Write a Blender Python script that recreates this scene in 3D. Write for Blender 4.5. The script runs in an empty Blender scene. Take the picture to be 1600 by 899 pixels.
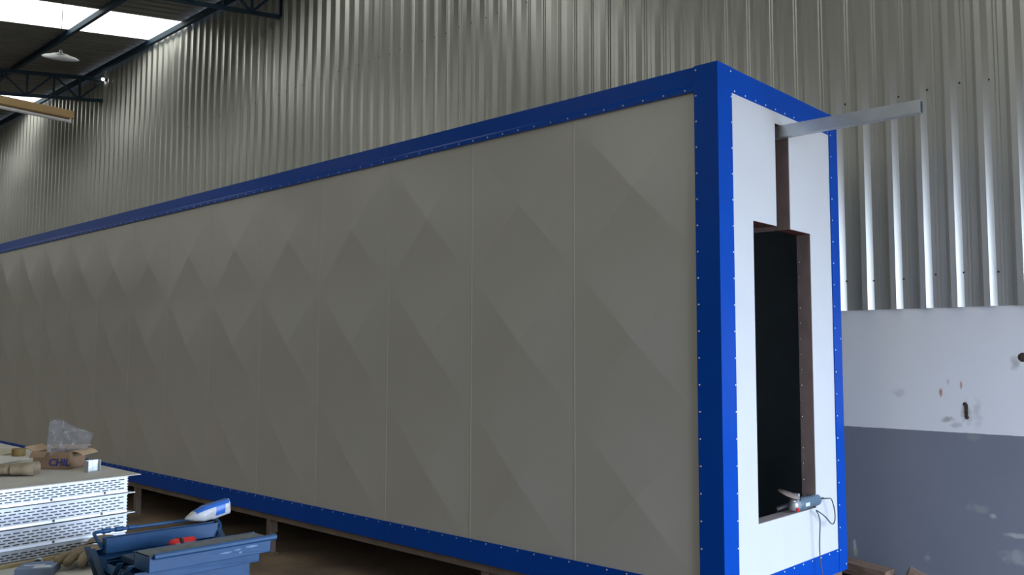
import bpy, bmesh, math, random
from mathutils import Vector, Matrix
random.seed(7)
SC = bpy.context.scene
C = SC.collection
PI = math.pi

# ------------------------------------------------------------------ camera
cam_d = bpy.data.cameras.new('camera')
cam = bpy.data.objects.new('camera', cam_d)
C.objects.link(cam)
yaw, pitch, roll = math.radians(43.1996), math.radians(4.4147), math.radians(0.2045)
F = Vector((-math.sin(yaw)*math.cos(pitch), math.cos(yaw)*math.cos(pitch), math.sin(pitch)))
R0 = Vector((math.cos(yaw), math.sin(yaw), 0))
U0 = R0.cross(F)
Rv = R0*math.cos(roll) + U0*math.sin(roll)
Uv = U0*math.cos(roll) - R0*math.sin(roll)
m = Matrix((Rv, Uv, -F)).transposed().to_4x4()
m.translation = Vector((2.0837, -3.6446, 1.4994))
cam.matrix_world = m
cam_d.sensor_width = 36
cam_d.lens = 1368.6*36/1600
cam_d.clip_end = 200
SC.camera = cam

# ------------------------------------------------------------------ light
W = bpy.data.worlds.new('overcast_sky')
SC.world = W
W.use_nodes = True
bg = W.node_tree.nodes['Background']
bg.inputs['Color'].default_value = (0.64, 0.77, 1.0, 1)
bg.inputs['Strength'].default_value = 12.5
SKYLIGHT = 1.75
pl_d = bpy.data.lights.new('door_opening_portal', 'AREA')
pl_d.shape = 'RECTANGLE'; pl_d.size = 4.1; pl_d.size_y = 3.0
pl_d.cycles.is_portal = True
plo = bpy.data.objects.new('door_opening_portal', pl_d)
C.objects.link(plo)
plo.location = (5.0, .05, 1.5)
plo.rotation_euler = (PI/2, 0, PI/2)          # faces -X
SC.view_settings.view_transform = 'Standard'
SC.view_settings.look = 'None'
SC.view_settings.gamma = 1
SC.view_settings.use_curve_mapping = False
SC.view_settings.exposure = 0.15

# ------------------------------------------------------------------ materials
def nodes_of(name):
    mt = bpy.data.materials.new(name); mt.use_nodes = True
    nt = mt.node_tree
    return mt, nt, nt.nodes['Principled BSDF']

def mat(name, col, rough=.5, metal=0., var=.06, scale=6., bump=0., bscale=60., rvar=0., stretch=(1,1,1), spec=.5, space='Object'):
    mt, nt, b = nodes_of(name)
    N = nt.nodes; L = nt.links
    tc = N.new('ShaderNodeTexCoord'); mp = N.new('ShaderNodeMapping')
    mp.inputs['Scale'].default_value = stretch
    L.new(tc.outputs[space], mp.inputs['Vector'])
    nz = N.new('ShaderNodeTexNoise'); nz.inputs['Scale'].default_value = scale; nz.inputs['Detail'].default_value = 5
    L.new(mp.outputs[0], nz.inputs['Vector'])
    mx = N.new('ShaderNodeMix'); mx.data_type = 'RGBA'
    mx.inputs['A'].default_value = (*[c*(1-var) for c in col], 1)
    mx.inputs['B'].default_value = (*[min(1, c*(1+var)) for c in col], 1)
    rg = N.new('ShaderNodeMapRange'); rg.inputs['From Min'].default_value = .3; rg.inputs['From Max'].default_value = .7
    L.new(nz.outputs['Fac'], rg.inputs['Value'])
    L.new(rg.outputs[0], mx.inputs['Factor'])
    L.new(mx.outputs['Result'], b.inputs['Base Color'])
    b.inputs['Roughness'].default_value = rough
    b.inputs['Metallic'].default_value = metal
    b.inputs['Specular IOR Level'].default_value = spec
    if rvar:
        rr = N.new('ShaderNodeMapRange'); rr.inputs['To Min'].default_value = rough-rvar; rr.inputs['To Max'].default_value = rough+rvar
        rr.inputs['From Min'].default_value = .3; rr.inputs['From Max'].default_value = .7
        L.new(nz.outputs['Fac'], rr.inputs['Value']); L.new(rr.outputs[0], b.inputs['Roughness'])
    if bump:
        n2 = N.new('ShaderNodeTexNoise'); n2.inputs['Scale'].default_value = bscale; n2.inputs['Detail'].default_value = 4
        L.new(mp.outputs[0], n2.inputs['Vector'])
        bp = N.new('ShaderNodeBump'); bp.inputs['Strength'].default_value = bump; bp.inputs['Distance'].default_value = .01
        L.new(n2.outputs['Fac'], bp.inputs['Height']); L.new(bp.outputs[0], b.inputs['Normal'])
    return mt

def emit_mat(name, col, s):
    mt, nt, b = nodes_of(name)
    b.inputs['Base Color'].default_value = (.8, .8, .8, 1)
    b.inputs['Emission Color'].default_value = (*col, 1)
    b.inputs['Emission Strength'].default_value = s
    return mt

M = {}
M['panel'] = mat('panel_sheet_shaded', (.54, .53, .49), .25, var=.02, scale=3, bump=.05, bscale=5)  # same sheet as the end, painted darker and warmer for its dim light
M['endpanel'] = mat('panel_sheet_lit', (.74, .76, .77), .45, var=.02, scale=3)  # same sheet as the long side, painted paler for the daylight
M['blue'] = mat('gloss_blue_paint', (.0, .070, .45), .32, spec=.15, var=.05, scale=4, bump=.03, bscale=6)
M['rivet'] = mat('bare_aluminium_rivet', (.75, .78, .8), .3, 1.)
M['primer'] = mat('brown_primer', (.30, .22, .20), .6, var=.15, scale=9)
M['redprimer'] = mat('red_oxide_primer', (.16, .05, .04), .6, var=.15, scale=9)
M['sill'] = mat('skylit_sill_primer', (.50, .43, .42), .6, var=.1)  # same primer as the lining, painted lighter for the sky light on it
M['darklining'] = mat('dark_inner_lining', (.30, .38, .42), .6)
M['frame'] = mat('dusty_brown_steel', (.20, .15, .12), .6, var=.2, scale=8)
M['zinc'] = mat('galvanised_cladding', (.50, .50, .465), .34, .5, var=.04, scale=2.2, stretch=(1, 1, .25), space='Object')
M['roof'] = mat('weathered_roof_sheet', (.19, .19, .18), .6, .2, var=.15, scale=2, stretch=(1, .3, 1))
M['skylight'] = emit_mat('daylit_fibreglass_skylight', (.97, 1., .93), SKYLIGHT)
M['trussblue'] = mat('blue_structural_paint', (.008, .038, .075), .6, var=.2, scale=5)
M['screw'] = mat('rusty_screw', (.03, .025, .02), .7)
M['beige'] = mat('yellowed_enamel', (.50, .33, .14), .45, var=.08)
M['tube'] = mat('milk_glass_tube', (.85, .85, .85), .25)
M['whitelamp'] = mat('white_enamel_reflector', (.85, .88, .95), .4, var=.03)
M['steel'] = mat('galvanised_tube_steel', (.60, .64, .66), .38, .75, var=.08, scale=12, bump=.1, bscale=30)
M['tray'] = mat('bright_aluminium_sheet', (.86, .90, .97), .36, .3, var=.06, scale=14, rvar=.06)
M['topsheet'] = mat('dusty_galvanised_sheet', (.58, .55, .50), .6, .1, var=.12, scale=5)
M['toolblue'] = mat('blue_toolbox_enamel', (.012, .085, .22), .38, var=.12, scale=18, bump=.06, bscale=40)
M['wornpaint'] = mat('scuffed_paint', (.16, .27, .42), .5, var=.2, scale=60)
M['tooldust'] = mat('dusty_tray_floor', (.16, .18, .19), .7, var=.2, scale=30)
M['tooldark'] = mat('dark_blue_linkage', (.01, .04, .09), .5, var=.2)
M['red'] = mat('red_plastic', (.75, .02, .02), .4)
M['black'] = mat('black_plastic', (.012, .012, .014), .5)
M['glove'] = mat('tan_leather_glove', (.33, .26, .17), .85, var=.25, scale=25, bump=.5, bscale=60)
M['glove2'] = mat('grey_leather_glove', (.27, .22, .16), .85, var=.25, scale=25, bump=.5, bscale=60)
M['card'] = mat('brown_cardboard', (.30, .19, .11), .8, var=.10, scale=14)
M['cardlight'] = mat('pale_cardboard_inside', (.48, .33, .20), .8, var=.08, scale=14)
M['ink'] = mat('blue_printing_ink', (.02, .04, .22), .6)
M['paper'] = mat('off_white_paper', (.74, .74, .68), .8, var=.04)
M['cream'] = mat('cream_card', (.55, .50, .38), .8, var=.06)
M['ochre'] = mat('ochre_tape_roll', (.25, .17, .06), .7, var=.3, scale=30)
M['table'] = mat('pale_worktop', (.72, .71, .64), .55, var=.1, scale=7)
M['ply'] = mat('yellow_plywood_strip', (.52, .42, .22), .65, var=.15, scale=12, stretch=(4, 1, 1))
M['carton'] = mat('blue_grey_carton', (.22, .28, .42), .6, var=.06)
M['cartonw'] = mat('white_carton_print', (.75, .80, .88), .6, var=.03)
M['bagblue'] = mat('printed_blue_plastic', (.02, .16, .62), .3, var=.06, scale=20)
M['bagwhite'] = mat('white_plastic_bag', (.62, .62, .62), .35, var=.14, scale=35, bump=.3, bscale=45)
M['grindbody'] = mat('grey_blue_plastic', (.12, .19, .25), .42, var=.05)
M['alloy'] = mat('cast_alloy', (.68, .70, .72), .38, .6, var=.08, scale=30)
M['disc'] = mat('worn_grinding_disc', (.34, .27, .24), .7, .2, var=.25, scale=40)
M['cord'] = mat('grey_rubber_cord', (.10, .10, .12), .55)
M['wood'] = mat('rough_brown_timber', (.20, .13, .09), .8, var=.35, scale=12, bump=.4, bscale=30, stretch=(.3, 3, 3))
M['wood2'] = mat('dark_brown_timber', (.07, .05, .035), .85, var=.35, scale=12, bump=.4, bscale=30)

# clear crumpled film
mt, nt, b = nodes_of('clear_plastic_film')
b.inputs['Base Color'].default_value = (.85, .88, .92, 1)
b.inputs['Roughness'].default_value = .08
b.inputs['Alpha'].default_value = .22
nz = nt.nodes.new('ShaderNodeTexNoise'); nz.inputs['Scale'].default_value = 45; nz.inputs['Detail'].default_value = 3
bp = nt.nodes.new('ShaderNodeBump'); bp.inputs['Strength'].default_value = 1.0; bp.inputs['Distance'].default_value = .02
nt.links.new(nz.outputs['Fac'], bp.inputs['Height'])
tr_ = nt.nodes.new('ShaderNodeBsdfTransparent'); gl_ = nt.nodes.new('ShaderNodeBsdfGlossy'); df_ = nt.nodes.new('ShaderNodeBsdfDiffuse')
gl_.inputs['Roughness'].default_value = .12; gl_.inputs['Color'].default_value = (.9, .93, 1, 1); df_.inputs['Color'].default_value = (.7, .72, .76, 1)
m1 = nt.nodes.new('ShaderNodeMixShader'); m2 = nt.nodes.new('ShaderNodeMixShader')
mr = nt.nodes.new('ShaderNodeMapRange'); mr.inputs['From Min'].default_value = .42; mr.inputs['From Max'].default_value = .68; mr.inputs['To Min'].default_value = .05; mr.inputs['To Max'].default_value = .42
nt.links.new(nz.outputs['Fac'], mr.inputs['Value']); nt.links.new(mr.outputs[0], m1.inputs[0])
nt.links.new(tr_.outputs[0], m1.inputs[1]); nt.links.new(df_.outputs[0], m1.inputs[2])
m2.inputs[0].default_value = .20
nt.links.new(m1.outputs[0], m2.inputs[1]); nt.links.new(gl_.outputs[0], m2.inputs[2])
nt.links.new(bp.outputs[0], gl_.inputs['Normal']); nt.links.new(bp.outputs[0], df_.inputs['Normal'])
nt.links.new(m2.outputs[0], nt.nodes['Material Output'].inputs['Surface'])
M['film'] = mt

# two-tone painted masonry: grey dado, white above, stains at their real places
def masonry():
    mt, nt, b = nodes_of('two_tone_painted_masonry')
    N = nt.nodes; L = nt.links
    g = N.new('ShaderNodeNewGeometry'); sx = N.new('ShaderNodeSeparateXYZ'); L.new(g.outputs['Position'], sx.inputs[0])
    def math_(op, a, bb=None, clamp=False):
        n = N.new('ShaderNodeMath'); n.operation = op; n.use_clamp = clamp
        for i, v in enumerate((a, bb)):
            if v is None: continue
            if isinstance(v, (int, float)): n.inputs[i].default_value = v
            else: L.new(v, n.inputs[i])
        return n.outputs[0]
    nz = N.new('ShaderNodeTexNoise'); nz.inputs['Scale'].default_value = 22; nz.inputs['Detail'].default_value = 4
    L.new(g.outputs['Position'], nz.inputs['Vector'])
    nb = N.new('ShaderNodeTexNoise'); nb.inputs['Scale'].default_value = 1.6; nb.inputs['Detail'].default_value = 5
    L.new(g.outputs['Position'], nb.inputs['Vector'])
    wob = math_('MULTIPLY', math_('SUBTRACT', nz.outputs['Fac'], .5), .006)
    up = math_('GREATER_THAN', math_('ADD', sx.outputs['Z'], wob), 1.042)
    def mix(f, a, c):
        n = N.new('ShaderNodeMix'); n.data_type = 'RGBA'
        if isinstance(f, (int, float)): n.inputs['Factor'].default_value = f
        else: L.new(f, n.inputs['Factor'])
        for k, v in (('A', a), ('B', c)):
            if isinstance(v, tuple): n.inputs[k].default_value = (*v, 1)
            else: L.new(v, n.inputs[k])
        return n.outputs['Result']
    white = mix(nb.outputs['Fac'], (.78, .79, .80), (.88, .89, .90))
    grey = mix(nb.outputs['Fac'], (.18, .198, .245), (.235, .25, .29))
    col = mix(up, grey, white)
    def blob(x, z, rx, rz, c, strength, soft=1.2):
        nonlocal col
        dx = math_('DIVIDE', math_('SUBTRACT', sx.outputs['X'], x), rx)
        dz = math_('DIVIDE', math_('SUBTRACT', sx.outputs['Z'], z), rz)
        d = math_('SQRT', math_('ADD', math_('MULTIPLY', dx, dx), math_('MULTIPLY', dz, dz)))
        d = math_('ADD', d, math_('MULTIPLY', math_('SUBTRACT', nz.outputs['Fac'], .5), 2.2))
        mr = N.new('ShaderNodeMapRange'); mr.inputs['From Min'].default_value = 1.; mr.inputs['From Max'].default_value = 1-soft*.6
        mr.inputs['To Min'].default_value = 0; mr.inputs['To Max'].default_value = strength
        L.new(d, mr.inputs['Value'])
        col = mix(mr.outputs[0], col, c)
    dirt = (.20, .19, .14); red = (.45, .14, .07); pale = (.52, .53, .50)
    blob(.442, 1.165, .032, .075, dirt, .55)
    blob(.335, 1.118, .042, .022, dirt, .55)
    blob(.38, 1.085, .05, .02, dirt, .35)
    blob(.302, 1.282, .010, .035, red, .8)
    blob(.418, 1.325, .008, .030, red, .7)
    blob(.345, 1.345, .010, .02, red, .4)
    blob(.50, 1.17, .03, .09, dirt, .25)
    blob(.47, 1.02, .05, .03, (.30, .32, .32), .5)
    blob(.715, 1.46, .03, .05, dirt, .45)
    blob(-.255, .285, .012, .045, pale, .8)
    blob(-.25, .225, .014, .03, (.42, .38, .28), .8)
    blob(.565, .57, .024, .018, pale, .75)
    blob(.50, .60, .08, .03, (.36, .37, .34), .5)
    blob(.70, .47, .08, .018, pale, .7)
    blob(.69, .35, .10, .05, pale, .4)
    blob(.19, .27, .02, .04, pale, .35)
    blob(.05, 1.27, .05, .03, (.45, .45, .45), .35)
    L.new(col, b.inputs['Base Color'])
    b.inputs['Roughness'].default_value = .55
    bpn = N.new('ShaderNodeBump'); bpn.inputs['Strength'].default_value = .25; bpn.inputs['Distance'].default_value = .004
    L.new(nz.outputs['Fac'], bpn.inputs['Height']); L.new(bpn.outputs[0], b.inputs['Normal'])
    return mt
M['masonry'] = masonry()

def floor_mat():
    mt, nt, b = nodes_of('dusty_brown_concrete')
    N = nt.nodes; L = nt.links
    tc = N.new('ShaderNodeTexCoord')
    n1 = N.new('ShaderNodeTexNoise'); n1.inputs['Scale'].default_value = 1.3; n1.inputs['Detail'].default_value = 8
    n2 = N.new('ShaderNodeTexNoise'); n2.inputs['Scale'].default_value = 30; n2.inputs['Detail'].default_value = 6
    for n in (n1, n2): L.new(tc.outputs['Object'], n.inputs['Vector'])
    r = N.new('ShaderNodeValToRGB')
    r.color_ramp.elements[0].position = .32; r.color_ramp.elements[0].color = (.07, .05, .035, 1)
    r.color_ramp.elements[1].position = .55; r.color_ramp.elements[1].color = (.30, .21, .13, 1)
    e = r.color_ramp.elements.new(.8); e.color = (.38, .30, .21, 1)
    L.new(n1.outputs['Fac'], r.inputs['Fac'])
    mx = N.new('ShaderNodeMix'); mx.data_type = 'RGBA'; mx.blend_type = 'MULTIPLY'; mx.inputs['Factor'].default_value = .35
    L.new(r.outputs['Color'], mx.inputs['A']); L.new(n2.outputs['Color'], mx.inputs['B'])
    L.new(mx.outputs['Result'], b.inputs['Base Color'])
    b.inputs['Roughness'].default_value = .8
    bpn = N.new('ShaderNodeBump'); bpn.inputs['Strength'].default_value = .4; bpn.inputs['Distance'].default_value = .01
    L.new(n2.outputs['Fac'], bpn.inputs['Height']); L.new(bpn.outputs[0], b.inputs['Normal'])
    return mt
M['floor'] = floor_mat()

# ------------------------------------------------------------------ mesh helpers
class MB:
    def __init__(s): s.v = []; s.f = []; s.sm = []; s.mi = []
    def add(s, vs, fs, smooth=False, mi=0):
        o = len(s.v); s.v += [tuple(v) for v in vs]
        for f in fs: s.f.append([i+o for i in f]); s.sm.append(smooth); s.mi.append(mi)
        return s
    def box(s, x0, x1, y0, y1, z0, z1, mi=0, mtx=None):
        vs = [Vector((x, y, z)) for x in (x0, x1) for y in (y0, y1) for z in (z0, z1)]
        if mtx: vs = [mtx @ v for v in vs]
        return s.add(vs, [(0,1,3,2),(4,6,7,5),(0,4,5,1),(2,3,7,6),(0,2,6,4),(1,5,7,3)], mi=mi)
    def prism(s, prof, a, b, axis='x', mi=0, caps=True, smooth=False):
        """closed profile of (u,v) pairs extruded along axis; x:(y,z) y:(x,z) z:(x,y)"""
        def P(u, v, w): return {'x': (w, u, v), 'y': (u, w, v), 'z': (u, v, w)}[axis]
        n = len(prof)
        vs = [P(u, v, a) for u, v in prof] + [P(u, v, b) for u, v in prof]
        fs = [(i, (i+1) % n, (i+1) % n+n, i+n) for i in range(n)]
        s.add(vs, fs, smooth, mi)
        if caps: s.add(vs, [tuple(range(n-1, -1, -1)), tuple(range(n, 2*n))], mi=mi)
        return s
    def tube(s, pts, rad, n=8, caps=True, mi=0, smooth=True):
        pts = [Vector(p) for p in pts]
        rads = rad if isinstance(rad, (list, tuple)) else [rad]*len(pts)
        T = []
        for i in range(len(pts)):
            a = pts[max(0, i-1)]; c = pts[min(len(pts)-1, i+1)]; T.append((c-a).normalized())
        u = T[0].orthogonal().normalized(); vs = []
        for i, p in enumerate(pts):
            u = (u - T[i]*u.dot(T[i])).normalized(); w = T[i].cross(u)
            for k in range(n):
                a = 2*PI*k/n; vs.append(p + (u*math.cos(a)+w*math.sin(a))*rads[i])
        fs = [(i*n+k, i*n+(k+1) % n, (i+1)*n+(k+1) % n, (i+1)*n+k) for i in range(len(pts)-1) for k in range(n)]
        s.add(vs, fs, smooth, mi)
        if caps: s.add(vs, [tuple(range(n-1, -1, -1)), tuple(range((len(pts)-1)*n, len(pts)*n))], mi=mi)
        return s
    def lathe(s, prof, n=20, mtx=Matrix(), mi=0, smooth=True):
        vs = []; 
        for r, z in prof:
            for k in range(n): vs.append(mtx @ Vector((r*math.cos(2*PI*k/n), r*math.sin(2*PI*k/n), z)))
        fs = [(i*n+k, i*n+(k+1) % n, (i+1)*n+(k+1) % n, (i+1)*n+k) for i in range(len(prof)-1) for k in range(n)]
        return s.add(vs, fs, smooth, mi)
    def slab(s, us, vs_, hole, w0, w1, axis='x', mi=0):
        """plate of cells (us x vs_) minus hole cells, thickness w0..w1 along axis"""
        def P(u, v, w): return {'x': (w, u, v), 'y': (u, w, v), 'z': (u, v, w)}[axis]
        nu, nv = len(us)-1, len(vs_)-1
        solid = [[not hole((us[i]+us[i+1])/2, (vs_[j]+vs_[j+1])/2) for j in range(nv)] for i in range(nu)]
        S = lambda i, j: 0 <= i < nu and 0 <= j < nv and solid[i][j]
        for i in range(nu):
            for j in range(nv):
                if not solid[i][j]: continue
                a, b_, c, d = us[i], us[i+1], vs_[j], vs_[j+1]
                for w in (w0, w1): s.add([P(a,c,w), P(b_,c,w), P(b_,d,w), P(a,d,w)], [(0,1,2,3)], mi=mi)
                if not S(i-1, j): s.add([P(a,c,w0),P(a,d,w0),P(a,d,w1),P(a,c,w1)], [(0,1,2,3)], mi=mi)
                if not S(i+1, j): s.add([P(b_,c,w0),P(b_,d,w0),P(b_,d,w1),P(b_,c,w1)], [(0,1,2,3)], mi=mi)
                if not S(i, j-1): s.add([P(a,c,w0),P(b_,c,w0),P(b_,c,w1),P(a,c,w1)], [(0,1,2,3)], mi=mi)
                if not S(i, j+1): s.add([P(a,d,w0),P(b_,d,w0),P(b_,d,w1),P(a,d,w1)], [(0,1,2,3)], mi=mi)
        return s
    def mesh(s, name, mats, merge=True, flip=True):
        me = bpy.data.meshes.new(name)
        me.from_pydata(s.v, [], s.f)
        for mm in (mats if isinstance(mats, (list, tuple)) else [mats]): me.materials.append(mm)
        for p, sm, mi in zip(me.polygons, s.sm, s.mi): p.use_smooth = sm; p.material_index = mi
        bm = bmesh.new(); bm.from_mesh(me)
        if merge: bmesh.ops.remove_doubles(bm, verts=bm.verts, dist=1e-5)
        if flip: bmesh.ops.recalc_face_normals(bm, faces=bm.faces)
        bm.to_mesh(me); bm.free()
        return me
    def build(s, name, mats, parent=None, loc=None, **k):
        return link(name, s.mesh(name, mats, **k), parent, loc)

def link(name, me, parent=None, loc=None, rot=None):
    o = bpy.data.objects.new(name, me); C.objects.link(o)
    if parent: o.parent = parent
    if loc: o.location = loc
    if rot: o.rotation_euler = rot
    return o
def tag(o, label, cat, group=None):
    o['label'] = label; o['category'] = cat
    if group: o['group'] = group
    return o
def thing(name, label, cat, loc=(0, 0, 0), rz=0, group=None):
    o = bpy.data.objects.new(name, None); C.objects.link(o); o.empty_display_size = .1
    o.location = loc; o.rotation_euler = (0, 0, rz)
    return tag(o, label, cat, group)
def stuff(o): o['kind'] = 'stuff'; return o
def struct(o): o['kind'] = 'structure'; return o
def bevel(o, w=.002, seg=2):
    md = o.modifiers.new('bevel', 'BEVEL'); md.width = w; md.segments = seg; md.limit_method = 'ANGLE'; return o

def dome(mb, p, n, r=.005, h=.0025):
    n = Vector(n); mtx = Matrix.Translation(Vector(p)) @ n.to_track_quat('Z', 'Y').to_matrix().to_4x4()
    mb.lathe([(r, 0), (r*.8, h*.6), (r*.35, h)], 7, mtx)
    o = len(mb.v); mb.f.append(list(range(o-7, o))); mb.sm.append(True); mb.mi.append(0)

# ------------------------------------------------------------------ setting
YW = 2.1
struct(MB().box(-36, 70, -14.3, 2.6, -.15, 0).build('floor', M['floor']))
roofz = lambda y: 6.2 + .14*(y-YW)

# back wall: masonry below, profiled sheets above
wb = struct(MB().box(-34, 5, YW, YW+.18, 0, 1.88).build('wall_back', M['masonry']))
PT = .18
def clad_profile(n, pitch, crest, slope, depth):
    pts = [(0, 0)]
    val = pitch-crest-2*slope
    for i in range(n):
        b0 = i*pitch
        pts += [(b0+val/2-.004, 0), (b0+val/2, 0), (b0+val/2+slope, depth), (b0+val/2+slope+crest, depth), (b0+val/2+2*slope+crest, 0), (b0+pitch, 0)]
    return pts
def clad_mesh(name, n, pitch, crest, slope, depth, length, mtl, minor=True):
    mb = MB(); pr = clad_profile(n, pitch, crest, slope, depth)
    if minor:       # small stiffening beads in each valley
        val = pitch-crest-2*slope; q = []
        for (a, d) in pr: q.append((a, d))
        pr = []
        for i, (a, d) in enumerate(q):
            pr.append((a, d))
        out = []
        for i in range(n):
            b0 = i*pitch
            out += [(b0, 0), (b0+.006, .0022), (b0+.012, 0)]
            out += [(b0+val/2, 0), (b0+val/2+slope, depth), (b0+val/2+slope+crest, depth), (b0+val/2+2*slope+crest, 0)]
            out += [(b0+pitch-.020, 0), (b0+pitch-.014, .0022), (b0+pitch-.008, 0)]
        out.append((n*pitch, 0)); pr = out
    vs = []; fs = []; k = len(pr); th = .0012
    for z in (0, length):
        for (a, d) in pr: vs.append((a, -d, z))
    for i in range(k-1): fs.append((i, i+1, i+1+k, i+k))
    mb.add(vs, fs)
    vs2 = [(x, y+th, z) for x, y, z in vs]
    mb.add(vs2, [tuple(reversed(f)) for f in fs])
    mb.add([vs[i] for i in range(k)] + [vs2[i] for i in range(k)], [(i, i+1, i+1+k, i+k) for i in range(k-1)])
    return mb.mesh(name, mtl, merge=False, flip=False)
Z0C = 1.80
cm = clad_mesh('cladding_sheet', 5, PT, .034, .030, .036, roofz(YW)-Z0C-.0, M['zinc'])
x = 5 - .9
i = 0
while x > -34:
    o = link('cladding_sheet', cm, wb, (x, YW-.001, Z0C), (0, 0, random.uniform(-.003, .003)))
    x -= .9; i += 1
sc = MB()
for zr in (2.0, 3.18, 4.70):
    xx = 5-.003
    while xx > -20:
        if random.random() < .85:
            dome(sc, (xx-.03+random.uniform(-.012, .012), YW-.003, zr+random.uniform(-.012, .012)), (0, -1, 0), .0065, .006)
        xx -= PT
stuff(sc.build('cladding_screws', M['screw'], wb))
# holes knocked in the plaster
for pts in ([(.437, 1.214, .013), (.443, 1.17, .009), (.445, 1.135, .012)], [(.757, 1.497, .028)]):
    h = MB()
    for (hx, hz, hr) in pts:
        h.lathe([(hr, 0), (hr*.9, .0012), (0.0005, .0012)], 10, Matrix.Translation((hx, YW-.0005, hz)) @ Matrix.Rotation(PI/2, 4, 'X'))
    if len(pts) > 1: h.box(.433, .452, YW-.0016, YW, 1.135, 1.214)
    h.build('plaster_hole', M['wood2'], wb)

MB().box(-34, 5, YW+.02, YW+.18, 1.88, 6.2).build('light_leak_slab', M['roof'], wb)  # unseen dark slab added to stop sky light leaking between sheets
struct(MB().box(-34, 5, -14.2, -14, 0, 4.2).build('wall_front', M['roof']))
struct(MB().box(-34.2, -34, -14.2, YW+.18, 0, 6.3).build('wall_left', M['roof']))
mb = MB(); mb.box(5, 5.2, -14.2, YW+.18, 3.0, 6.9); mb.box(5, 5.2, -14.2, -2.0, 0, 3.0)
struct(mb.build('wall_right', M['roof']))

# ceiling: profiled sheets running up the slope, one daylit sheet per bay
cl = bpy.data.objects.new('ceiling', None); C.objects.link(cl); struct(cl)
cl.location = (0, YW, roofz(YW))
def roof_mesh(mtl, name):
    n = 6; pitch = 1.06/n
    mb = MB(); pr = []
    for i in range(n): b0 = i*pitch; pr += [(b0, 0), (b0+.07, 0), (b0+.095, .028), (b0+.125, .028), (b0+.15, 0)]
    pr.append((1.06, 0)); k = len(pr); vs = []
    for yy in (-16.4, .25):
        for a, d in pr: vs.append((a, yy, .14*yy + d))
    mb.add(vs, [(i+k, i+1+k, i+1, i) for i in range(k-1)])
    return mb.mesh(name, mtl, merge=False, flip=False)
rm = roof_mesh(M['roof'], 'roof_sheet'); sm_ = roof_mesh(M['skylight'], 'skylight_sheet')
xs = -10.74
k0 = -23
for k in range(k0, 17):
    xx = xs + k*1.06
    if xx < -35 or xx > 4.9: continue
    sky = (k % 5 == 0)
    link('skylight_sheet' if sky else 'roof_sheet', sm_ if sky else rm, cl, (xx, 0, .04))
for yy in (2.0, .86, -.80, -2.56, -3.7, -4.84, -5.98, -7.12, -8.26, -9.4, -10.54, -11.68, -12.82):
    mb = MB(); z = roofz(yy) - cl.location.z
    w = .022
    mb.prism([(yy-w-YW, z+.03), (yy+w-YW, z+.03), (yy+w-YW, z+.024), (yy-w+.006-YW, z+.024), (yy-w+.006-YW, z-.040), (yy+w-YW, z-.040), (yy+w-YW, z-.034), (yy+w+.005-YW, z-.034), (yy+w+.005-YW, z-.046), (yy-w-YW, z-.046)], -34, 5, 'x')
    o = mb.build('purlin', M['trussblue'], cl)

# ------------------------------------------------------------------ roof trusses
def truss(xt, label):
    t = thing('roof_truss', label, 'roof truss', (xt, YW-.02, roofz(YW)-.53), 0, 'roof trusses')
    S = lambda y: .14*y
    ln = 15.9
    def angle_bar(y0, z0, y1, z1, w):
        d = Vector((0, y1-y0, z1-z0)); L_ = d.length; q = d.to_track_quat('X', 'Z').to_matrix().to_4x4()
        mtx = Matrix.Translation((0, y0, z0)) @ q
        mb = MB(); mb.box(0, L_, -w/2, w/2, -w/2, -w/2+.006, mtx=mtx); mb.box(0, L_, -.003, .003, -w/2, w/2, mtx=mtx)
        return mb
    angle_bar(0, 0, -ln, S(-ln), .05).build('bottom_chord', M['trussblue'], t)
    angle_bar(0, .36, -ln, .36+S(-ln), .06).build('top_chord', M['trussblue'], t)
    vm = angle_bar(0, 0, 0, .36, .035).mesh('upright', M['trussblue'])
    d1 = angle_bar(0, 0, -.39, .36+S(-.39), .03).mesh('diagonal', M['trussblue'])
    d2 = angle_bar(0, .36, -.39, S(-.39), .03).mesh('diagonal', M['trussblue'])
    for i in range(40):
        link('upright', vm, t, (0, -.39*i, S(-.39*i)))
        link('diagonal', d1 if i % 2 else d2, t, (0.0, -.39*i, S(-.39*i)))
    return t
truss(-7.25, 'nearer dark blue lattice roof truss meeting the wall at the top of the picture')
truss(-12.57, 'farther dark blue lattice roof truss, behind the hanging white lamp')

# ------------------------------------------------------------------ cabin
z0, H, Wd, t, tb, L = .30, 2.60, 1.347, .123, .1275, 12.75
zt = z0+H
cab = thing('panelled_cabin', 'long grey panelled cabin with blue edge trims standing on steel legs', 'cabin', (0, 0, 0))
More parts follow.
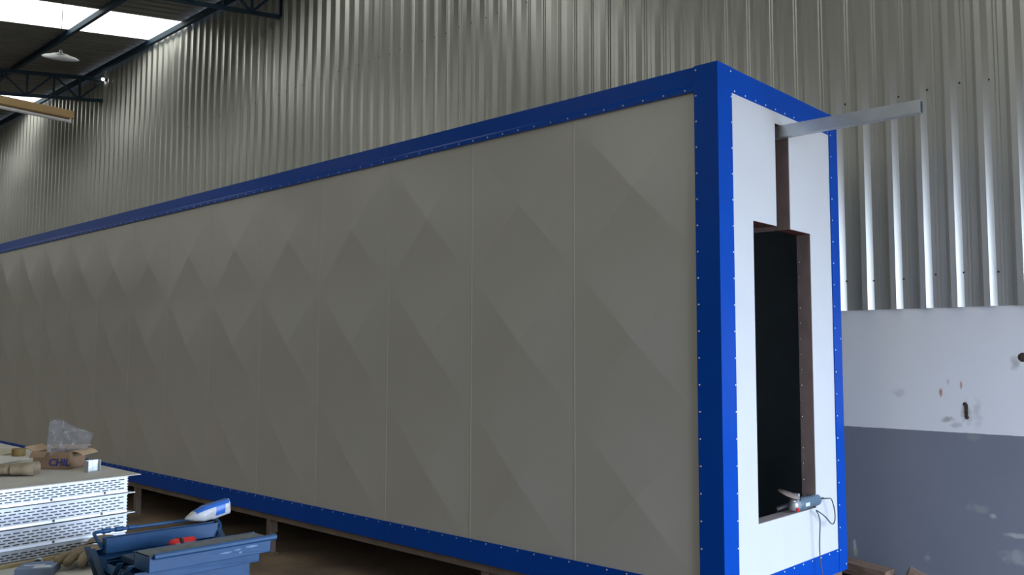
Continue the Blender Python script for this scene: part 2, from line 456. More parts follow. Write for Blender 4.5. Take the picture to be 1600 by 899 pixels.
# diamond-pressed side panels
PWD = .79; CH = .785; zc0 = .395
def diamond_mesh():
    bm = bmesh.new()
    n = 12; A = .017
    xs_ = [(-1+2*i/n) for i in range(n+1)]
    def h(u, v):
        mm = max(abs(u), abs(v)); return A*(1-mm)**1.6
    edge = .006
    cols = [0.0, .003] + [edge + (PWD-2*edge)*(i/n) for i in range(n+1)] + [PWD-.003, PWD]
    rows = [z0+.02] + [zc0+CH*(j/n) for j in range(3*n+1)] + [zt-.05]
    V = {}
    for i, cx in enumerate(cols):
        for j, cz in enumerate(rows):
            u = (i-2)/n*2-1; jj = j-1
            d = 0
            if 2 <= i <= n+2 and 0 <= jj <= 3*n:
                c = min(jj//n, 2); v = (jj-c*n)/n*2-1
                d = h(u, v)
            if i in (1, len(cols)-2): d = .0016
            if i in (0, len(cols)-1): d = .0016
            V[i, j] = bm.verts.new((-cx, -d, cz))
    for i in range(len(cols)-1):
        for j in range(len(rows)-1):
            a, b_, c, d = V[i, j], V[i+1, j], V[i+1, j+1], V[i, j+1]
            inside = 2 <= i < n+2 and 1 <= j < 3*n+1
            if inside:
                ii = i-2; jj = (j-1) % n
                on1 = (ii == jj); on2 = (ii == n-1-jj)
                cx_, cz_ = ii-(n-1)/2, jj-(n-1)/2
                if cx_*cz_ > 0: fs = [bm.faces.new((a, b_, c)), bm.faces.new((a, c, d))]
                else: fs = [bm.faces.new((a, b_, d)), bm.faces.new((b_, c, d))]
                for f in fs: f.smooth = True
                if on1:
                    e = bm.edges.get((a, c)); 
                    if e: e.smooth = False
                if on2:
                    e = bm.edges.get((b_, d))
                    if e: e.smooth = False
            else:
                f = bm.faces.new((a, b_, c, d)); f.smooth = False
    # back and rim: give the panel thickness
    zb, zt_ = rows[0], rows[-1]
    q = [bm.verts.new((-cols[0], .04, zb)), bm.verts.new((-cols[-1], .04, zb)), bm.verts.new((-cols[-1], .04, zt_)), bm.verts.new((-cols[0], .04, zt_))]
    bm.faces.new(q)
    bm.faces.new([V[0, j] for j in range(len(rows))] + [q[3], q[0]])
    bm.faces.new([V[len(cols)-1, j] for j in range(len(rows)-1, -1, -1)] + [q[1], q[2]])
    bm.faces.new([V[i, 0] for i in range(len(cols)-1, -1, -1)] + [q[0], q[1]])
    bm.faces.new([V[i, len(rows)-1] for i in range(len(cols))] + [q[2], q[3]])
    bmesh.ops.recalc_face_normals(bm, faces=bm.faces)
    me = bpy.data.meshes.new('side_panel'); bm.to_mesh(me); bm.free(); me.materials.append(M['panel'])
    return me
dm = diamond_mesh()
for k in range(16):
    link('side_panel', dm, cab, (-.093-PWD*k, .002, 0))
# shell
MB().box(-L, -.08, Wd-.05, Wd-.006, z0+.02, zt-.02).build('rear_panel', M['endpanel'], cab)
MB().box(-L, -.08, .012, Wd-.006, zt-.05, zt-.004).build('roof_panel', M['endpanel'], cab)
MB().box(-L, -.08, .012, Wd-.006, z0+.004, z0+.05).build('floor_panel', M['frame'], cab)
MB().box(-L, -L+.05, .012, Wd-.006, z0+.05, zt-.05).build('far_end_panel', M['endpanel'], cab)
MB().box(-L+.05, -.08, .049, .055, z0+.05, zt-.05).build('inner_lining', M['darklining'], cab)
MB().box(-L+.05, -.08, Wd-.058, Wd-.052, z0+.05, zt-.05).build('inner_lining', M['darklining'], cab)
# end wall with door opening and conveyor slot
ya, yb, zb_, ztp, sa, sb, szt = .3268, .9742, .6847, 2.1721, .5783, .7352, 2.716
hole = lambda y, z: (ya < y < yb and zb_ < z < ztp) or (sa < y < sb and ztp-.01 < z < szt)
us = [.008, ya, sa, sb, yb, Wd-.008]; vs = [z0+.008, zb_, ztp, szt, zt-.008]
MB().slab(us, vs, hole, -.078, 0, 'x').build('end_panel', M['endpanel'], cab)
ln = MB(); e = .0015
ln.box(-.078, -.002, yb-e, yb, zb_, ztp); ln.box(-.078, -.002, ya, ya+e, zb_, ztp)
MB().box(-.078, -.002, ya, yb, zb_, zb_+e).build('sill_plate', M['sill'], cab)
ln.box(-.078, -.002, sa, sa+e, ztp, szt); ln.box(-.078, -.002, sb-e, sb, ztp, szt)
lo = ln.build('opening_lining', M['primer'], cab)
ln = MB(); ln.box(-.078, -.002, ya, sa, ztp-e, ztp)
ln.build('lintel_lining', M['redprimer'], cab)
MB().box(-.078, -.002, sb, yb, ztp-e, ztp).build('lintel_lining', M['redprimer'], cab)
MB().box(-.078, -.002, sa, sb, szt-e, szt).build('slot_top_lining', M['redprimer'], cab)
# slot continues inside as a channel
MB().box(-.5, -.078, sb, sb+.003, ztp+.0, szt).build('slot_channel_side', M['primer'], cab)
MB().box(-.5, -.078, sa-.003, sa, ztp+.0, szt).build('slot_channel_side', M['primer'], cab)
rv = MB()
zz = zb_+.06
while zz < ztp-.03: dome(rv, (-.068, yb-e, zz), (0, -1, 0), .004, .002); zz += .085
stuff(rv.build('lining_rivets', M['rivet'], cab))

# trims on the long side, in lengths
def rivrow(parent, fn, a, b, step=.125):
    rv = MB(); n = max(1, round((b-a)/step)); 
    for i in range(n+1):
        p, nn = fn(a+(b-a)*i/n); dome(rv, p, nn)
    return stuff(rv.build('rivets', M['rivet'], parent))
lens = [(-.115, -2.458), (-2.458, -4.85), (-4.85, -7.24), (-7.24, -9.63), (-9.63, -L+.002)]
for (a, b_) in lens:
    zi = zt-t
    pr = [(-.004, zt), (-.004, zi+.036), (-.008, zi+.031), (-.0105, zi+.026), (-.0105, zi), (-.0085, zi), (-.001, zi+.002), (-.001, zt-.003), (.10, zt-.003), (.10, zt)]
    o = MB().prism(pr, a-.001, b_+.001, 'x').build('top_rail', M['blue'], cab)
    rivrow(o, lambda s, zi=zi: ((s, -.0105, zi+.013), (0, -1, 0)), b_+.06, a-.06)
    zi = z0+tb
    pr = [(-.005, z0), (-.005, zi), (-.001, zi), (-.001, z0+.003), (.10, z0+.003), (.10, z0)]
    o = MB().prism(pr, a-.001, b_+.001, 'x').build('bottom_rail', M['blue'], cab)
    rivrow(o, lambda s, zi=zi: ((s, -.005, zi-.013), (0, -1, 0)), b_+.06, a-.06)
# corner posts
def post(sx, sy, w=t):
    # L profile, outer corner at (0,0), legs along -x and +y*sy
    th = .004; o_ = .006
    if sy > 0: pr = [(o_, -.0125), (o_, w), (o_-th, w), (o_-th, -.0125+th), (-w, -.0125+th), (-w, -.0125)]
    else: pr = [(o_, Wd+.004), (o_, Wd-w+.02), (o_-th, Wd-w+.02), (o_-th, Wd+.004-th), (-w, Wd+.004-th), (-w, Wd+.004)]
    return MB().prism(pr, z0-.001, zt+.001, 'z')
o = post(1, 1).build('corner_post', M['blue'], cab)
rivrow(o, lambda s: ((-t+.010, -.0125, s), (0, -1, 0)), z0+.05, zt-.02)
rivrow(o, lambda s: ((.006, t-.008, s), (1, 0, 0)), z0+.05, zt-.02)
o = post(1, -1).build('corner_post', M['blue'], cab)
rivrow(o, lambda s: ((.006, Wd-.085, s), (1, 0, 0)), z0+tb-.01, zt-t)
rivrow(o, lambda s: ((.006, Wd-.012, s), (1, 0, 0)), z0+.03, zt-.03, 1.3)
o = MB().prism([(.004, zt), (.004, zt-t), (0.0005, zt-t), (0.0005, zt-.003), (-.06, zt-.003), (-.06, zt)], t-.002, Wd-.09, 'y').build('end_top_rail', M['blue'], cab)
rivrow(o, lambda s: ((.004, s, zt-t+.012), (1, 0, 0)), t+.03, Wd-.12, .11)
o = MB().prism([(.004, z0), (.004, z0+tb), (0.0005, z0+tb), (0.0005, z0+.003), (-.06, z0+.003), (-.06, z0)], t-.002, Wd-.09, 'y').build('end_bottom_rail', M['blue'], cab)
rivrow(o, lambda s: ((.004, s, z0+tb-.012), (1, 0, 0)), t+.03, Wd-.12, .11)
# base frame and legs
MB().box(-L, -.02, .012, .062, z0-.045, z0).build('base_beam', M['frame'], cab)
MB().box(-L, -.02, Wd-.062, Wd-.012, z0-.045, z0).build('base_beam', M['frame'], cab)
MB().box(-.07, -.02, .062, Wd-.062, z0-.045, z0).build('base_beam', M['frame'], cab)
lm = MB(); lm.box(-.027, .027, .02, .07, 0, z0-.045)
lm.box(.027, .10, .03, .036, z0-.13, z0-.045); lm.box(-.045, .045, .005, .085, 0, .006)
lmm = lm.mesh('support_leg', M['frame'])
lb = MB(); lb.box(-.027, .027, Wd-.07, Wd-.02, 0, z0-.045); lbm = lb.mesh('support_leg', M['frame'])
for xl in (-.08, -1.57, -3.88, -6.2, -8.53, -10.86, -12.6):
    link('support_leg', lmm, cab, (xl, 0, 0)); link('support_leg', lbm, cab, (xl, 0, 0))

# steel tube sticking out of the slot
tbx = thing('steel_tube', 'galvanised rectangular steel tube sticking out of the slot above the opening', 'tube', (0, .655, 2.65))
mb = MB(); y0_, y1_, za, zb2, w = -.02, .02, 0, .0625, .003
for (a, b_, c, d) in ((y0_, y0_+w, za, zb2), (y1_-w, y1_, za, zb2), (y0_+w, y1_-w, za, za+w), (y0_+w, y1_-w, zb2-w, zb2)):
    mb.box(-1.6, .707, a, b_, c, d)
bevel(mb.build('tube_section', M['steel'], tbx), .0015)
MB().box(-1.2, -1.17, -.012, .012, zb2, zt-.05-2.65).build('hanger', M['frame'], tbx)

# ------------------------------------------------------------------ angle grinder with cord on the sill
gz = zb_+e
g = thing('angle_grinder', 'angle grinder with grey-blue body lying on the sill of the cabin opening', 'grinder', (0, .86, gz))
def Tm(loc, q): return Matrix.Translation(loc) @ q
RX = Matrix.Rotation(-PI/2, 4, 'X')      # lathe z -> +y
mb = MB(); mb.lathe([(.0005, -.105), (.026, -.105), (.033, -.098), (.034, -.02), (.031, .03), (.029, .09), (.033, .12), (.032, .138), (.026, .145), (.0005, .145)], 20, Tm((-.012, .0, .038), RX))
mb.build('motor_body', M['grindbody'], g)
MB().box(.0215, .0225, -.06, -.01, .028, .046).build('rating_label', M['cartonw'], g)
mb = MB(); mb.lathe([(.0005, -.05), (.024, -.048), (.030, -.03), (.031, .008), (.0005, .008)], 14, Tm((-.012, -.105, .040), RX))
mb.lathe([(.018, 0), (.020, .02), (.018, .042), (.010, .05), (.0005, .05)], 12, Tm((-.012, -.135, .035), Matrix()))
mb.box(-.030, .006, -.112, -.095, .06, .098)
mb.build('gear_head', M['alloy'], g)
mb = MB(); mb.box(.012, .020, -.15, -.128, .012, .03); bevel(mb.build('spindle_lock', M['red'], g), .002)
Tq = Matrix.Translation((-.02, -.165, .098)) @ Matrix.Rotation(math.radians(-5), 4, 'X') @ Matrix.Rotation(math.radians(19), 4, 'Y')
mb = MB(); mb.lathe([(.0005, .006), (.012, .006), (.02, .003), (.058, .0035), (.0585, 0), (.02, -.002), (.0005, -.002)], 28, Tq); mb.build('grinding_disc', M['disc'], g)
mb = MB(); mb.lathe([(.062, -.012), (.064, -.010), (.064, .002), (.062, .002)], 28, Tq)
# keep half of the guard ring
keep = [k for k, f in enumerate(mb.f) if sum(mb.v[i][1] for i in f)/len(f) > -.17]
mb.f = [mb.f[k] for k in keep]; mb.sm = [mb.sm[k] for k in keep]; mb.mi = [mb.mi[k] for k in keep]
mb.build('disc_guard', M['tooldark'], g)
mb = MB(); mb.tube([(-.03, -.13, .045), (-.045, -.19, .035), (-.05, -.26, .028)], [.010, .015, .013], 10); mb.build('side_handle', M['black'], g)
cp = [(-.01, .14, .04), (.02, .152, .045), (.045, .165, .048), (.05, .19, .046), (.05, .21, .022), (.05, .232, -.02), (.05, .238, -.07), (.05, .215, -.096), (.05, .175, -.085), (.05, .12, -.045), (.04, .06, -.012), (.03, .035, .003), (.045, .04, -.02), (.05, .048, -.06), (.045, .05, -.12), (.04, .052, -.21), (.045, .056, -.30), (.06, .075, -.42), (.08, .09, -.55), (.12, .12, -.665), (.20, .10, -.68), (.32, .18, -.682), (.5, .35, -.682)]
def smooth_path(P, it=2):
    P = [Vector(p) for p in P]
    for _ in range(it):
        Q = [P[0]]
        for a, b_ in zip(P, P[1:]): Q += [a*.75+b_*.25, a*.25+b_*.75]
        Q.append(P[-1]); P = Q
    return P
MB().tube(smooth_path(cp), .0034, 6).build('power_cord', M['cord'], g)
MB().tube([(-.012, .14, .04), (.004, .158, .043), (.022, .168, .046)], [.008, .006, .0045], 8).build('cord_sleeve', M['black'], g)

# ------------------------------------------------------------------ timber scraps by the wall
def plank(lab, loc, rot, size, mtl, name='timber_offcut'):
    mb = MB(); a, b_, c = size; n = 5
    rows_ = []
    for i in range(n+1):
        xx = -a/2 + a*i/n; j = lambda: random.uniform(-.05, .05)
        rows_.append([(xx+j()*c, -b_/2*(1+j()), -c/2*(1+j())), (xx, b_/2*(1+j()), -c/2*(1+j())), (xx, b_/2*(1+j()), c/2*(1+j())), (xx+j()*c, -b_/2*(1+j()), c/2*(1+j()))])
    vs_ = [v for r_ in rows_ for v in r_]
    fs = [(4*i+k, 4*i+(k+1) % 4, 4*i+4+(k+1) % 4, 4*i+4+k) for i in range(n) for k in range(4)] + [(0, 1, 2, 3), tuple(range(4*n, 4*n+4))]
    mb.add(vs_, fs)
    o = mb.build(name, mtl, None, loc); o.rotation_euler = rot
    bevel(o, .004); tag(o, lab, 'timber', 'timber scraps between cabin and wall'); return o
plank('rough brown beam on top of the timber scraps beside the cabin foot', (-.20, 1.74, .232), (0, math.radians(4), math.radians(-6)), (.62, .12, .07), M['wood'])
plank('dark timber block lying under the brown beam by the cabin foot', (-.25, 1.72, .085), (0, 0, math.radians(5)), (.60, .20, .17), M['wood2'])
plank('short tilted brown offcut at the right end of the timber scraps', (.30, 1.80, .185), (0, math.radians(24), math.radians(15)), (.26, .11, .06), M['wood'])
plank('dark low block under the tilted offcut nearest the grey wall', (.30, 1.82, .045), (0, 0, math.radians(-12)), (.34, .16, .09), M['wood2'])

# ------------------------------------------------------------------ lamps
# old fluorescent batten

ft = thing('fluorescent_fitting', 'yellowed batten light with one bare tube hanging at the left edge', 'lamp', (-5.69, -.845, 3.50), math.radians(4.2))
mb = MB(); mb.prism([(-.09, .070), (0, .070), (0, .006), (-.014, 0), (-.076, 0), (-.09, .006)], -1.25, 0, 'y'); bevel(mb.build('housing', M['beige'], ft), .002)
MB().lathe([(.0005, 0), (.013, 0), (.014, .004), (.014, 1.18), (.013, 1.184), (.0005, 1.184)], 12, Matrix.Translation((-.02, -1.215, -.022)) @ Matrix.Rotation(-PI/2, 4, 'X')).build('tube', M['tube'], ft)
for yy in (-.028, -1.222):
    MB().box(-.034, -.006, yy-.008, yy+.008, -.038, .004).build('lamp_holder', M['cartonw'], ft)
for yy in (-.80, -1.15):
    zc = roofz(-.845+yy)-3.50
    MB().tube([(-.045, yy, .06), (-.045, yy, zc)], .003, 6).build('hanging_wire', M['tooldark'], ft)
# white lamp under the roof
hl = thing('hanging_lamp', 'white shallow dish lamp hanging below the roof beside the skylight', 'lamp', (-9.41, .30, 5.20))
hl_q = Vector((.946*.42, -.324*.42, .907)).to_track_quat('Z', 'Y')
MB().lathe([(.235, 0), (.238, .004), (.20, .035), (.14, .06), (.10, .085), (.05, .095), (.045, .11), (.0005, .11), (.0005, .10), (.04, .09), (.095, .078), (.135, .054), (.196, .030), (.235, 0)], 32, Matrix.Diagonal((.9, .9, .55, 1))).build('lamp_shade', M['whitelamp'], hl).rotation_euler = hl_q.to_euler()
MB().lathe([(.0005, -.03), (.03, -.025), (.045, .0), (.04, .04), (.02, .07), (.018, .10)], 14).build('bulb_or_ball', M['tube'], hl)
MB().tube([(0, 0, .10), (0, 0, roofz(.30)-5.20)], .004, 6).build('hanging_wire', M['tooldark'], hl)
# bright spot at the far truss end, glowing ball added, source unknown
sp = thing('bright_spot', 'tiny bright spot where the farther truss meets the wall, made as a glowing ball', 'lamp', (-12.48, 2.02, 6.0))
MB().lathe([(.0005, -.028), (.018, -.022), (.028, 0), (.018, .022), (.0005, .028)], 12, Matrix.Rotation(PI/2, 4, 'X')).build('bulb_or_ball', emit_mat('bright_spot_glow', (1., 1., .95), 3), sp)
MB().box(-.02, .02, .03, .078, -.02, .02).build('spot_bracket', M['trussblue'], sp)

# ------------------------------------------------------------------ work table
tb_ = thing('work_table', 'pale topped work table carrying the metal trays and blue toolbox', 'table', (-2.0, -2.8, 0))
mb = MB(); mb.box(-3.1+2, -.40+2, -3.5+2.8, -2.135+2.8, .765, .80); bevel(mb.build('table_top', M['table'], tb_), .003)
for a in (-1.05, 1.55):
    for b_ in (-.65, .62):
        MB().box(a-.025, a+.025, b_-.025, b_+.025, 0, .765).build('leg', M['frame'], tb_)
st = MB().box(-.0, .02, -.55, 0, 0, .012).build('plywood_strip', M['ply'], None, (-1.165, -2.30, .80)); st.rotation_euler = (0, 0, math.radians(6.8))
tag(st, 'thin yellowish wooden strip along the foot of the tray stack', 'strip')

# ------------------------------------------------------------------ stack of perforated trays
RZ = math.radians(6.8)
def tray(zb, h, rows, label, tab, shift):
    tr = thing('perforated_tray', label, 'metal tray', (-1.223+shift, -2.212, zb), RZ, 'stacked perforated metal trays')
    LY = 1.0; pitch, sl, sh = .0305, .0225, .0038
    mb = MB(); band = .014 if h > .05 else .005; top = .008
    P = lambda y, z, d=0: (d, y, z)
    rp = (h-band-top)/rows
    # bottom band kicks out slightly, catching the light
    mb.add([P(-LY, .003, .004), P(0, .003, .004), P(0, band-.002, .0025), P(-LY, band-.002, .0025), P(0, band, 0), P(-LY, band, 0)], [(0, 1, 2, 3), (3, 2, 4, 5)])
    mb.add([P(-LY, h-top), P(0, h-top), P(0, h), P(-LY, h)], [(0, 1, 2, 3)])
    for r in range(rows):
        za = band + r*rp; zs0 = za + (rp-sh)/2; zs1 = zs0+sh
        mb.add([P(-LY, za), P(0, za), P(0, zs0), P(-LY, zs0)], [(0, 1, 2, 3)])
        mb.add([P(-LY, zs1), P(0, zs1), P(0, za+rp), P(-LY, za+rp)], [(0, 1, 2, 3)])
        y = -.012 - (r % 2)*pitch/2; last = 0
        while y-sl > -LY+.01:
            mb.add([P(last, zs0), P(y, zs0), P(y, zs1), P(last, zs1)], [(0, 1, 2, 3)])
            mb.add([P(y, zs1), P(y-sl, zs1), P(y-sl, zs1, -.004), P(y, zs1, -.004)], [(0, 1, 2, 3)])
            last = y-sl; y -= pitch
        mb.add([P(last, zs0), P(-LY, zs0), P(-LY, zs1), P(last, zs1)], [(0, 1, 2, 3)])
    mb.build('perforated_face', M['tray'], tr, merge=False, flip=True)
    mb = MB(); mb.box(-1.75, -.006, -LY, -.004, .001, h-.001); mb.build('shade_core', M['tray_shade'], tr)  # dark core added so the slots read as shaded inside
    mb = MB(); mb.box(-1.75, 0, -LY, 0, h-.0012, h-.0002)
    mb.box(-1.75, -.012, -.003, .0, .001, h-.001); 
    for k in range(rows+1): mb.box(-1.7, -.004, 0, .006, .006+k*(h-.012)/rows-.0015, .006+k*(h-.012)/rows+.0015)
    mb.build('tray_shell', M['steel'], tr)
    if h > .05:
        for k in range(5):
            mb = MB(); yy = -.075-k*.185-random.uniform(0, .03); mb.box(.0035, .0065, yy-.003, yy+.003, band-.009, band); mb.build('clip', M['frame'], tr)
    if tab: MB().box(-.40, -.02, 0, .045, h-.006, h-.003).build('projecting_flange', M['steel'], tr)
M['tray_shade'] = mat('shaded_inner_steel', (.10, .11, .12), .6, .3)
tray(.801, .038, 3, 'lowest thin tray of the perforated metal stack, resting on the table', False, -.006)
tray(.840, .070, 5, 'second perforated metal tray from the bottom of the stack', True, .004)
tray(.911, .072, 5, 'third perforated metal tray from the bottom of the stack', True, 0)
tray(.984, .062, 5, 'topmost perforated metal tray, directly under the flat sheet', False, 0)
ZS = 1.0465
mb = MB(); mb.prism([(-1.212, -2.166), (-3.0, -2.160), (-3.0, -3.3), (-1.09, -3.3)], ZS, ZS+.003, 'z')
o = mb.build('flat_sheet', M['topsheet'], None); tag(o, 'dusty flat metal sheet laid on top of the tray stack', 'metal sheet')
ZT = ZS+.003

# ------------------------------------------------------------------ things on the sheet
bx_ = thing('cardboard_box', 'open brown cardboard box with blue lettering holding a plastic bag', 'box', (-1.532, -2.306, ZT), math.radians(43))
bw, bd, bh, e = .142, .125, .066, .003
mb = MB()
mb.box(-bw, 0, 0, e, 0, bh); mb.box(-bw, 0, bd-e, bd, 0, bh); mb.box(-bw, -bw+e, e, bd-e, 0, bh); mb.box(-e, 0, e, bd-e, 0, bh); mb.box(-bw, 0, 0, bd, 0, e)
mb.build('carton_body', M['card'], bx_)
def flap(p0, p1, out, up, name='flap', curl=0, mtl='cardlight', ln_=.06):
    p0, p1, out = Vector(p0), Vector(p1), Vector(out).normalized(); vs_ = []; n = 5
    for i in range(n+1):
        s = i/n; d = out*(ln_*s) + Vector((0, 0, up*s - curl*s*s))
        for p in (p0, p1):
            vs_ += [p+d, p+d+Vector((0, 0, .003))]
    fs = []
    for i in range(n):
        a = 4*i; fs += [(a+1, a+3, a+7, a+5), (a, a+4, a+6, a+2), (a, a+1, a+5, a+4), (a+2, a+6, a+7, a+3)]
    fs += [(0, 2, 3, 1), (4*n, 4*n+1, 4*n+3, 4*n+2)]
    return MB().add(vs_, fs).build(name, M[mtl], bx_)
flap((0, .0, bh), (0, bd, bh), (1, 0, 0), .018, curl=.03, ln_=.05)
flap((-bw, .0, bh), (-bw, bd, bh), (-1, 0, 0), .018, curl=.0, ln_=.035)
flap((-bw, bd, bh), (0, bd, bh), (0, 1, 0), .03, curl=.02, ln_=.045)
flap((-bw, .0, bh), (-.085, 0, bh), (0, -1, 0), .012, curl=.03, mtl='card', ln_=.03)
fc = bpy.data.curves.new('lettering', 'FONT'); fc.body = 'CHIL'; fc.size = .038; fc.extrude = .0003; fc.offset = .0008; fc.shear = .15
fo = bpy.data.objects.new('lettering_curve', fc); C.objects.link(fo)
dg = bpy.context.evaluated_depsgraph_get()
me = bpy.data.meshes.new_from_object(fo.evaluated_get(dg)); me.materials.clear(); me.materials.append(M['ink'])
bpy.data.objects.remove(fo)
o = link('lettering', me, bx_, (-.082, -.0006, .014), (PI/2, 0, 0)); o['label'] = 'blue printed lettering CHIL'

# crumpled clear bag standing in the box
def film_bag():
    cols, rws = 16, 14
    top = [(-.070, .128), (-.045, .136), (-.025, .133), (.0, .115), (.032, .100), (.06, .088), (.090, .076)]
    bot = [(-.078, .0), (-.05, -.01), (-.02, -.014), (.0, -.015), (.03, -.012), (.05, -.006), (.066, .006)]
    def ev(P, s):
        q = s*(len(P)-1); i = min(int(q), len(P)-2); f = q-i
        return Vector((P[i][0]*(1-f)+P[i+1][0]*f, P[i][1]*(1-f)+P[i+1][1]*f))
    vs_ = []
    from mathutils import noise
    for side in (1, -1):
        for i in range(cols+1):
            for j in range(rws+1):
                s, q = i/cols, j/rws
                p = ev(bot, s)*(1-q) + ev(top, s)*q
                w = math.sin(PI*s)**.6 * (1-.8*q) * .028 + .001
                nn = noise.noise(Vector((p.x*45, p.y*45, side*3.3)))*.016 * (1 if 0 < i < cols else .2)
                vs_.append((p.x+nn*.4, -side*(w)+nn, p.y))
    n = (cols+1)*(rws+1)
    fs = []
    for b0 in (0, n):
        for i in range(cols):
            for j in range(rws):
                a = b0+i*(rws+1)+j; fs.append((a, a+rws+1, a+rws+2, a+1))
    return MB().add(vs_, fs, True)
o = film_bag().build('plastic_bag', M['film'], None, (-1.585, -2.293, ZT+.055), merge=False, flip=False)
o.rotation_euler = (math.radians(-6), 0, math.atan2(.94, .34))
tag(o, 'crumpled clear plastic bag standing up out of the cardboard box', 'bag')

br = MB()
br.box(-.002, .030, 0, .002, 0, .043); br.box(0, .002, 0, .032, 0, .043); br.box(-.03, .002, .032, .034, 0, .043); br.box(-.002, .0, .034, .060, 0, .043)
br.box(-.002, .012, .058, .060, 0, .043)
o = br.build('metal_bracket', M['steel'], None, (-1.415, -2.296, ZT)); bevel(o, .0008)
o.rotation_euler = (0, 0, math.radians(8)); tag(o, 'small folded galvanised bracket standing beside the cardboard box', 'bracket')

def glove(loc, rz, label, mtl, scl=1., flip=1, spread=1.):
    g = thing('work_glove', label, 'glove', loc, rz)
    vs_, es, rad = [], [], []
    def V(p, r): vs_.append(p); rad.append(r); return len(vs_)-1
    c0 = V((0, 0, .022), (.042, .020)); c1 = V((.05, 0, .025), (.046, .022)); c2 = V((.085, 0, .026), (.044, .020)); es += [(c0, c1), (c1, c2)]
    for k, (a, l) in enumerate(((-.34, .065), (-.11, .078), (.12, .076), (.36, .058))):
        a *= spread; b0 = V((.10, (-.030+.020*k)*flip, .026), (.0155, .014)); es.append((c2, b0))
        q = b0
        for s, dz in ((.45, .006), (.8, -.002), (1.0, -.012)):
            nx = V((.10+l*s*math.cos(a), ((-.030+.020*k)+l*s*math.sin(a))*flip, max(.010, .026+dz)), (.0150, .013)); es.append((q, nx)); q = nx
    t0 = V((.055, -.048*flip, .022), (.018, .014)); t1 = V((.085, -.068*flip, .018), (.015, .012)); t2 = V((.108, -.076*flip, .012), (.013, .010))
    es += [(c1, t0), (t0, t1), (t1, t2)]
    me = bpy.data.meshes.new('glove_hand'); me.from_pydata([tuple(Vector(v)*scl) for v in vs_], es, [])
    me.materials.append(mtl)
    o = link('glove_hand', me, g)
    md = o.modifiers.new('skin', 'SKIN'); md.use_smooth_shade = True
    for sv, r in zip(me.skin_vertices[0].data, rad): sv.radius = (r[0]*scl*.95, r[1]*scl*.95)
    me.skin_vertices[0].data[1].use_root = True
    s2 = o.modifiers.new('sub', 'SUBSURF'); s2.levels = 1; s2.render_levels = 2
    mb = MB(); Mx = Matrix.Translation((.02*scl, 0, .024*scl)) @ Matrix.Rotation(-PI/2, 4, 'Y') @ Matrix.Diagonal((.48, 1.0, 1, 1))
    mb.lathe([(.046*scl, 0), (.050*scl, .04*scl), (.058*scl, .085*scl), (.055*scl, .085*scl), (.046*scl, .04*scl), (.040*scl, 0)], 18, Mx)
    mb.build('cuff', mtl, g)
    return g
glove((-1.49, -2.50, ZT), math.radians(-122), 'tan leather glove lying on the flat sheet in front of the cardboard box', M['glove'], .95, 1, 1.3)
glove((-1.065, -2.375, .802), math.radians(-42), 'yellowish leather work glove lying on the table beside the blue toolbox', M['glove'], 1.15, 1, 1.1)

def sheet(name, pts, z, th, mtl, lab, cat):
    o = MB().prism(pts, z, z+th, 'z').build(name, mtl, None); return tag(o, lab, cat)
sheet('paper_pad', [(-1.84, -2.47), (-2.02, -2.50), (-2.16, -2.36), (-1.98, -2.30)], ZT, .007, M['paper'], 'white paper pad lying behind the gloves on the flat sheet', 'paper')
sheet('cream_card_piece', [(-2.05, -2.62), (-2.6, -2.60), (-2.5, -2.22), (-2.28, -2.22)], ZT, .006, M['cream'], 'cream card piece lying behind the white paper pad at the left edge', 'card')
sheet('card_offcut', [(-1.70, -2.30), (-1.80, -2.36), (-1.88, -2.30), (-1.78, -2.22)], ZT, .010, M['cream'], 'small pale card offcut tucked against the left side of the cardboard box', 'card')
o = MB().lathe([(.014, 0), (.026, 0), (.028, .004), (.028, .028), (.026, .032), (.014, .032), (.014, 0)], 18).build('tape_roll', M['ochre'], None, (-2.17, -2.285, ZT))
tag(o, 'small ochre tape roll standing behind the white paper pad', 'tape roll')

# ------------------------------------------------------------------ small things on the table
ct = thing('small_carton', 'flat blue-grey carton with white print on the table below the tray stack', 'box', (-.965, -2.60, .80), math.radians(58))
mb = MB(); mb.box(-.055, .055, -.045, .06, 0, .026); bevel(mb.build('carton_body', M['carton'], ct), .0015)
mb = MB(); mb.box(-.005, .045, -.035, -.005, .0262, .0268); mb.box(-.04, .02, .0, .012, .0262, .0268); mb.build('printed_panel', M['cartonw'], ct)
MB().box(.012, .04, .012, .018, .0262, .0268).build('printed_stripe', M['bagblue'], ct)
cc = thing('capped_tube', 'short white tube with a black end cap on the table by the strip', 'tube', (-1.085, -2.555, .8135), math.radians(-25))
mb = MB(); mb.lathe([(.0005, 0), (.012, 0), (.012, .035), (.0005, .035)], 14, Matrix.Rotation(PI/2, 4, 'Y')); mb.build('tube_body', M['cartonw'], cc)
mb = MB(); mb.lathe([(.0005, .035), (.0135, .035), (.0135, .045), (.008, .049), (.0005, .047)], 14, Matrix.Rotation(PI/2, 4, 'Y')); mb.build('end_cap', M['black'], cc)

